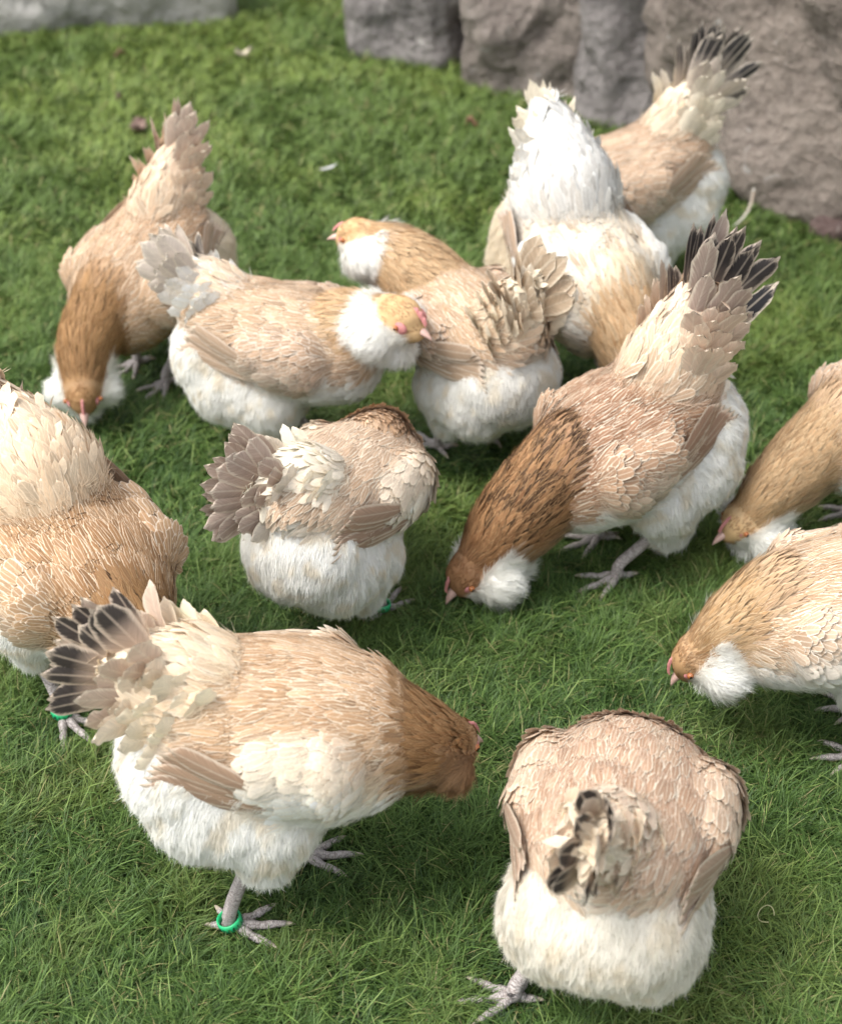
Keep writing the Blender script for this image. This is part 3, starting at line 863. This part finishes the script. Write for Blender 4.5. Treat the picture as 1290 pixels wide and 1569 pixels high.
def build_grass():
    rng = np.random.default_rng(5)
    b = Buf()
    s, c = math.sin(PITCH), math.cos(PITCH)
    for (n, y0, y1, L, W) in ((270000, .85, 2.1, .046, .00135), (190000, 2.1, 3.2, .036, .0020), (155000, 3.2, 5.6, .038, .0032)):
        n = int(n * GRASS)
        y = rng.uniform(y0, y1, n * 2)
        half = (.68 + .27 * y)
        hm = (.68 + .27 * y1)
        x = rng.uniform(-hm, hm, n * 2)
        k = np.abs(x) < half
        x, y = x[k][:n], y[k][:n]; n = len(x)
        P = np.stack([x, y, np.zeros(n)], 1)
        t1 = noise(P, .16, 1, 3); t2 = noise(P, .5, 2, 2); t3 = noise(P, .045, 3, 2); t4 = noise(P, .11, 4, 2)
        # tuft directions flow smoothly so the blades lie over in swirls
        ang = 2.6 * noise(P, .22, 6, 2) + 1.9 * noise(P, .07, 7, 1) + rng.normal(size=n) * (.75 + .5 * (y1 < 2.2))
        lean = np.clip(.75 + .12 * (y1 < 2.2) + .35 * t4 + rng.normal(size=n) * .28, .1, 1.9)
        D = np.stack([np.cos(ang) * lean, np.sin(ang) * lean, np.ones(n) * .9], 1)
        N = np.stack([np.cos(ang) * -1, np.sin(ang) * -1, np.ones(n) * .5], 1) + rng.normal(size=(n, 3)) * .35
        Lb = L * (1 + (.30 * t1 + .22 * t3) * (1 - .5 * sstep(2.4, 3.4, y))) * rng.uniform(.55, 1.35, n)
        df = np.sqrt(((P[:, None, :2] - FEET[None]) ** 2).sum(-1)).min(1)
        Lb *= .42 + .58 * sstep(.02, .065, df)
        w = W * rng.uniform(.6, 1.25, n)
        yel = sstep(.1, .9, noise(P, .65, 9, 2) + (np.exp(-(((x + .85) / .40) ** 2 + ((y - 4.15) / .6) ** 2)) * 1.5))
        olive = sstep(.0, .8, noise(P, .30, 14, 2)) * (y1 < 2.2)
        g0 = np.array([.034, .080, .020]); g1 = np.array([.135, .225, .055]); g2 = np.array([.30, .38, .09])
        col = mix(g0, g1, np.clip(.5 + (.35 - .2 * sstep(2.2, 3.5, y)) * t1 + .25 * rng.normal(size=n), 0, 1))
        col = mix(col, g2, yel * .6 * rng.random(n) + sstep(2.2, 4, y) * .25)
        col = mix(col, np.array([.23, .27, .075]), olive * .55 * rng.random(n))
        dry = rng.random(n) < .035 + .05 * sstep(.3, .9, t4)
        col = np.where(dry[:, None], mix(col, np.array([.42, .36, .17]), .7), col)
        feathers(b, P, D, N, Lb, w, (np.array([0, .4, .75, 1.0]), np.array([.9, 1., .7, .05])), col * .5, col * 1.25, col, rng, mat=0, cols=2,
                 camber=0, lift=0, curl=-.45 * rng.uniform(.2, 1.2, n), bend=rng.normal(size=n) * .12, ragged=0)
    # scattered longer blades standing above the sward
    n = int(16000 * GRASS); y = rng.uniform(.95, 3.2, n); x = rng.uniform(-1, 1, n) * (.42 + .26 * y)
    P = np.stack([x, y, np.zeros(n)], 1); ang = 2.6 * noise(P, .22, 6, 2) + rng.normal(size=n) * 1.2
    lean = rng.uniform(.5, 1.6, n)
    df = np.sqrt(((P[:, None, :2] - FEET[None]) ** 2).sum(-1)).min(1)
    D = np.stack([np.cos(ang) * lean, np.sin(ang) * lean, np.ones(n)], 1); N = np.stack([-np.cos(ang), -np.sin(ang), np.ones(n) * .5], 1) + rng.normal(size=(n, 3)) * .5
    col = mix(np.array([.12, .22, .05]), np.array([.28, .38, .11]), rng.random(n))
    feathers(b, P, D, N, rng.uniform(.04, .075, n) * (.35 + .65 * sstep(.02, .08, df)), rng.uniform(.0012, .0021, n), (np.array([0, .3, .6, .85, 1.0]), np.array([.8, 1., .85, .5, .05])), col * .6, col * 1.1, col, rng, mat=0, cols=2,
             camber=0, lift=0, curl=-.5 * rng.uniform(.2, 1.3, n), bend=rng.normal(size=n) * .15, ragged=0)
    m = plain_attr_mat("grass_blade", .5, .30, .3)
    o = b.build('grass', [m]); o['kind'] = 'stuff'; o['label'] = 'short dense green lawn grass under the hens'; o['category'] = 'grass'
build_grass()

# ------------------------------------------------------------------ boulders
def rock_mat(name, c1, c2, c3, scale=6.0):
    m, nt, out = new_mat(name); g = NT(nt)
    tc = g.node("ShaderNodeTexCoord"); ob = tc.outputs['Object']
    n1 = g.tex("ShaderNodeTexNoise", ob, Scale=scale, Detail=8.0, Roughness=.65)
    n2 = g.tex("ShaderNodeTexNoise", ob, Scale=scale * 9, Detail=6.0, Roughness=.7)
    n3 = g.tex("ShaderNodeTexNoise", ob, Scale=scale * 2.3, Detail=5.0, Distortion=1.2)
    vo = g.tex("ShaderNodeTexVoronoi", ob, Scale=scale * 5)
    c = g.mixc(g.mrange(n1.outputs[0], .35, .65), c1, c2)
    c = g.mixc(g.mrange(n2.outputs[0], .35, .75, 0, .7), c, c3)
    c = g.mixc(g.mrange(n3.outputs[0], .62, .74, 0, .75), c, (.50, .47, .44))
    c = g.mixc(g.mrange(n2.outputs[0], .42, .30, 0, .8), c, tuple(x * .35 for x in c1))
    h = g.math('ADD', g.math('MULTIPLY', n1.outputs[0], 1.0), g.math('MULTIPLY', n2.outputs[0], .35))
    h = g.math('ADD', h, g.math('MULTIPLY', vo.outputs['Distance'], .3))
    b = g.node("ShaderNodeBump"); b.inputs['Distance'].default_value = .06; b.inputs['Strength'].default_value = 1.0
    g.link(h, b.inputs['Height'])
    p = g.node("ShaderNodeBsdfPrincipled"); p.inputs['Roughness'].default_value = .85
    g.link(c, p.inputs['Base Color']); g.link(b.outputs[0], p.inputs['Normal']); g.link(p.outputs[0], out.inputs[0])
    return m

def rock(name, label, cat, loc, rad, rz, mat, seed, box=.5, rough=1.0, group=None):
    """rounded block: a cube-ish ball displaced by noise"""
    import bmesh
    bm = bmesh.new(); bmesh.ops.create_icosphere(bm, subdivisions=6 if max(rad) > .15 else 4, radius=1)
    v = np.array([x.co[:] for x in bm.verts]); f = [tuple(q.index for q in p.verts) for p in bm.faces]; bm.free()
    pw = 2 + box * 8
    s = 1.0 / (np.abs(v) ** pw).sum(1) ** (1 / pw)
    q = v * s[:, None] * np.array(rad)
    mr = min(rad); dirn = nz(q / np.array(rad))
    d = noise(q + seed * 3.1, mr * 2.2, seed, 2) * .16 + noise(q, mr * .7, seed + 1, 3) * .055 * rough + noise(q, mr * .18, seed + 2, 2) * .014 * rough
    ridge = -np.abs(noise(q, mr * 1.1, seed + 4, 1)) * .08 * rough
    q = q + dirn * ((d + ridge) * mr)[:, None]
    me = bpy.data.meshes.new(name); me.from_pydata(q.tolist(), [], f); me.polygons.foreach_set('use_smooth', [True] * len(f))
    me.materials.append(mat)
    o = bpy.data.objects.new(name, me); scene.collection.objects.link(o)
    o.location = loc; o.rotation_euler = (0, 0, math.radians(rz))
    o['label'] = label; o['category'] = cat
    if group: o['group'] = group
    return o

R_PINK = rock_mat("pink_granite", (.18, .145, .122), (.27, .22, .185), (.35, .30, .26))
R_GREY = rock_mat("grey_granite", (.18, .16, .155), (.26, .235, .225), (.33, .305, .295))
R_PALE = rock_mat("pale_stone", (.34, .33, .30), (.44, .42, .39), (.52, .50, .47), 4.0)
R_MID = rock_mat("brownish_granite", (.19, .155, .135), (.28, .235, .205), (.36, .31, .275))
rock('boulder', 'huge pinkish brown boulder filling the top right corner', 'boulder', (1.47, 3.55, .38), (.92, .58, .85), -50, R_PINK, 3, .35, 1.5, group='boulders edging the lawn')
rock('boulder', 'grey boulder behind the fanned tail, left of the huge pinkish boulder', 'boulder', (.74, 4.22, .30), (.24, .36, .48), -25, R_GREY, 8, .6, 1.3, group='boulders edging the lawn')
rock('boulder', 'squarish grey brown boulder left of the dark vertical crack', 'boulder', (.375, 4.47, .28), (.215, .34, .45), -16, R_MID, 12, .8, 1.2, group='boulders edging the lawn')
rock('boulder', 'smooth grey boulder at the left end of the row at the top middle', 'boulder', (.045, 4.78, .25), (.18, .38, .40), -18, R_GREY, 17, .7, group='boulders edging the lawn')
rock('stone_slab', 'long low pale stone block along the top edge, right one of the two', 'stone', (-1.02, 5.00, .08), (.43, .32, .30), 8, R_PALE, 21, .85, .5, group='pale edging stones')
rock('stone_slab', 'pale stone block cut off by the top left corner', 'stone', (-1.80, 4.86, .08), (.35, .30, .29), 7, R_PALE, 23, .85, .5, group='pale edging stones')
rock('small_rock', 'small reddish rock at the right edge below the huge boulder', 'rock', (.965, 3.31, .01), (.06, .05, .035), 20, rock_mat("red_rock", (.17, .10, .09), (.22, .14, .12), (.26, .2, .18), 20), 31, .2)

# ------------------------------------------------------------------ litter on the lawn
def leaf(label, x, y, L, W, ang, color, seed):
    rng = np.random.default_rng(seed)
    n, m = 13, 9
    vs = []; uv = []
    for i in range(n):
        t = i / (n - 1)
        w = W * .5 * (math.sin(math.pi * t ** .8) ** .8 + .02) * (1 + .13 * math.sin(t * 23 + seed))
        for j in range(m):
            u = 2 * j / (m - 1) - 1
            vs.append((L * (t - .5), w * u, .020 + .010 * abs(u) ** 1.5 + .008 * math.sin(t * 6 + seed) + .003 * rng.normal()))
            uv.append((u, t, .5))
    vs = np.array(vs); i = np.arange(n * m).reshape(n, m)
    f = np.stack([i[:-1, :-1], i[:-1, 1:], i[1:, 1:], i[1:, :-1]], -1).reshape(-1, 4)
    vs = vs @ rotm('Z', math.radians(ang)).T
    b = Buf(); b.add(vs, f, 0, np.array(color), np.array(color) * .6, np.array(uv))
    o = b.build('fallen_leaf', [M_FEATHER]); o.location = (x, y, .004)
    sm = o.modifiers.new('thickness', 'SOLIDIFY'); sm.thickness = .0008
    o['label'] = label; o['category'] = 'leaf'; o['group'] = 'dead leaves on the lawn'
leaf('pale curled dead leaf lying alone near the top, left of centre', -.51, 4.43, .050, .030, 20, (.62, .55, .42), 2)
leaf('large brown dead leaf on the grass left of the tan hen\'s raised tail', -.734, 3.89, .055, .045, 70, (.24, .16, .13), 3)
leaf('small dark brown leaf in the yellowish patch at the top left', -.867, 4.42, .035, .022, 10, (.22, .15, .08), 4)
leaf('tiny dark leaf scrap between the yellowish patch and the large brown leaf', -.816, 4.09, .022, .014, 50, (.15, .11, .08), 5)
leaf('small reddish brown leaf left of the white hen\'s narrow tail', .134, 3.91, .034, .022, -10, (.34, .19, .12), 6)
def loose_feather(label, x, y, L, W, ang, c0, c1, seed, arc=.35):
    rng = np.random.default_rng(seed); b = Buf(); a = math.radians(ang)
    feathers(b, V3(0, 0, .030)[None], V3(math.cos(a), math.sin(a), .10)[None], V3(0, 0, 1)[None], L, W, QUILL, np.array(c0), np.array(c1), np.array(c0), rng, mat=0, cols=5, bend=arc, curl=.15)
    o = b.build('loose_feather', [M_FEATHER]); o.location = (x, y, 0)
    o['label'] = label; o['category'] = 'feather'; o['group'] = 'moulted feathers on the lawn'
loose_feather('long curved moulted feather, white to brown, on the grass below the huge boulder', .715, 3.29, .13, .007, 40, (.60, .58, .52), (.25, .15, .08), 1)
loose_feather('small grey white moulted feather on the grass behind the hen with raised head', -.25, 3.61, .05, .018, -15, (.30, .29, .30), (.75, .75, .76), 2, .1)
def straw():
    b = Buf()
    t = np.linspace(0, 1, 24)
    a = t * 4.2
    pts = np.stack([.014 * np.cos(a) + .012 * t, .012 * np.sin(a), .036 + .006 * np.sin(a * 1.5)], 1)
    tube(b, pts, np.full(24, .0006), 0, np.array([.45, .42, .24]), 6)
    o = b.build('curled_straw', [plain_attr_mat("straw", .6)]); o.location = (.431, 1.30, 0)
    o['label'] = 'thin curled pale straw in the grass right of the front right hen'; o['category'] = 'straw'
straw()
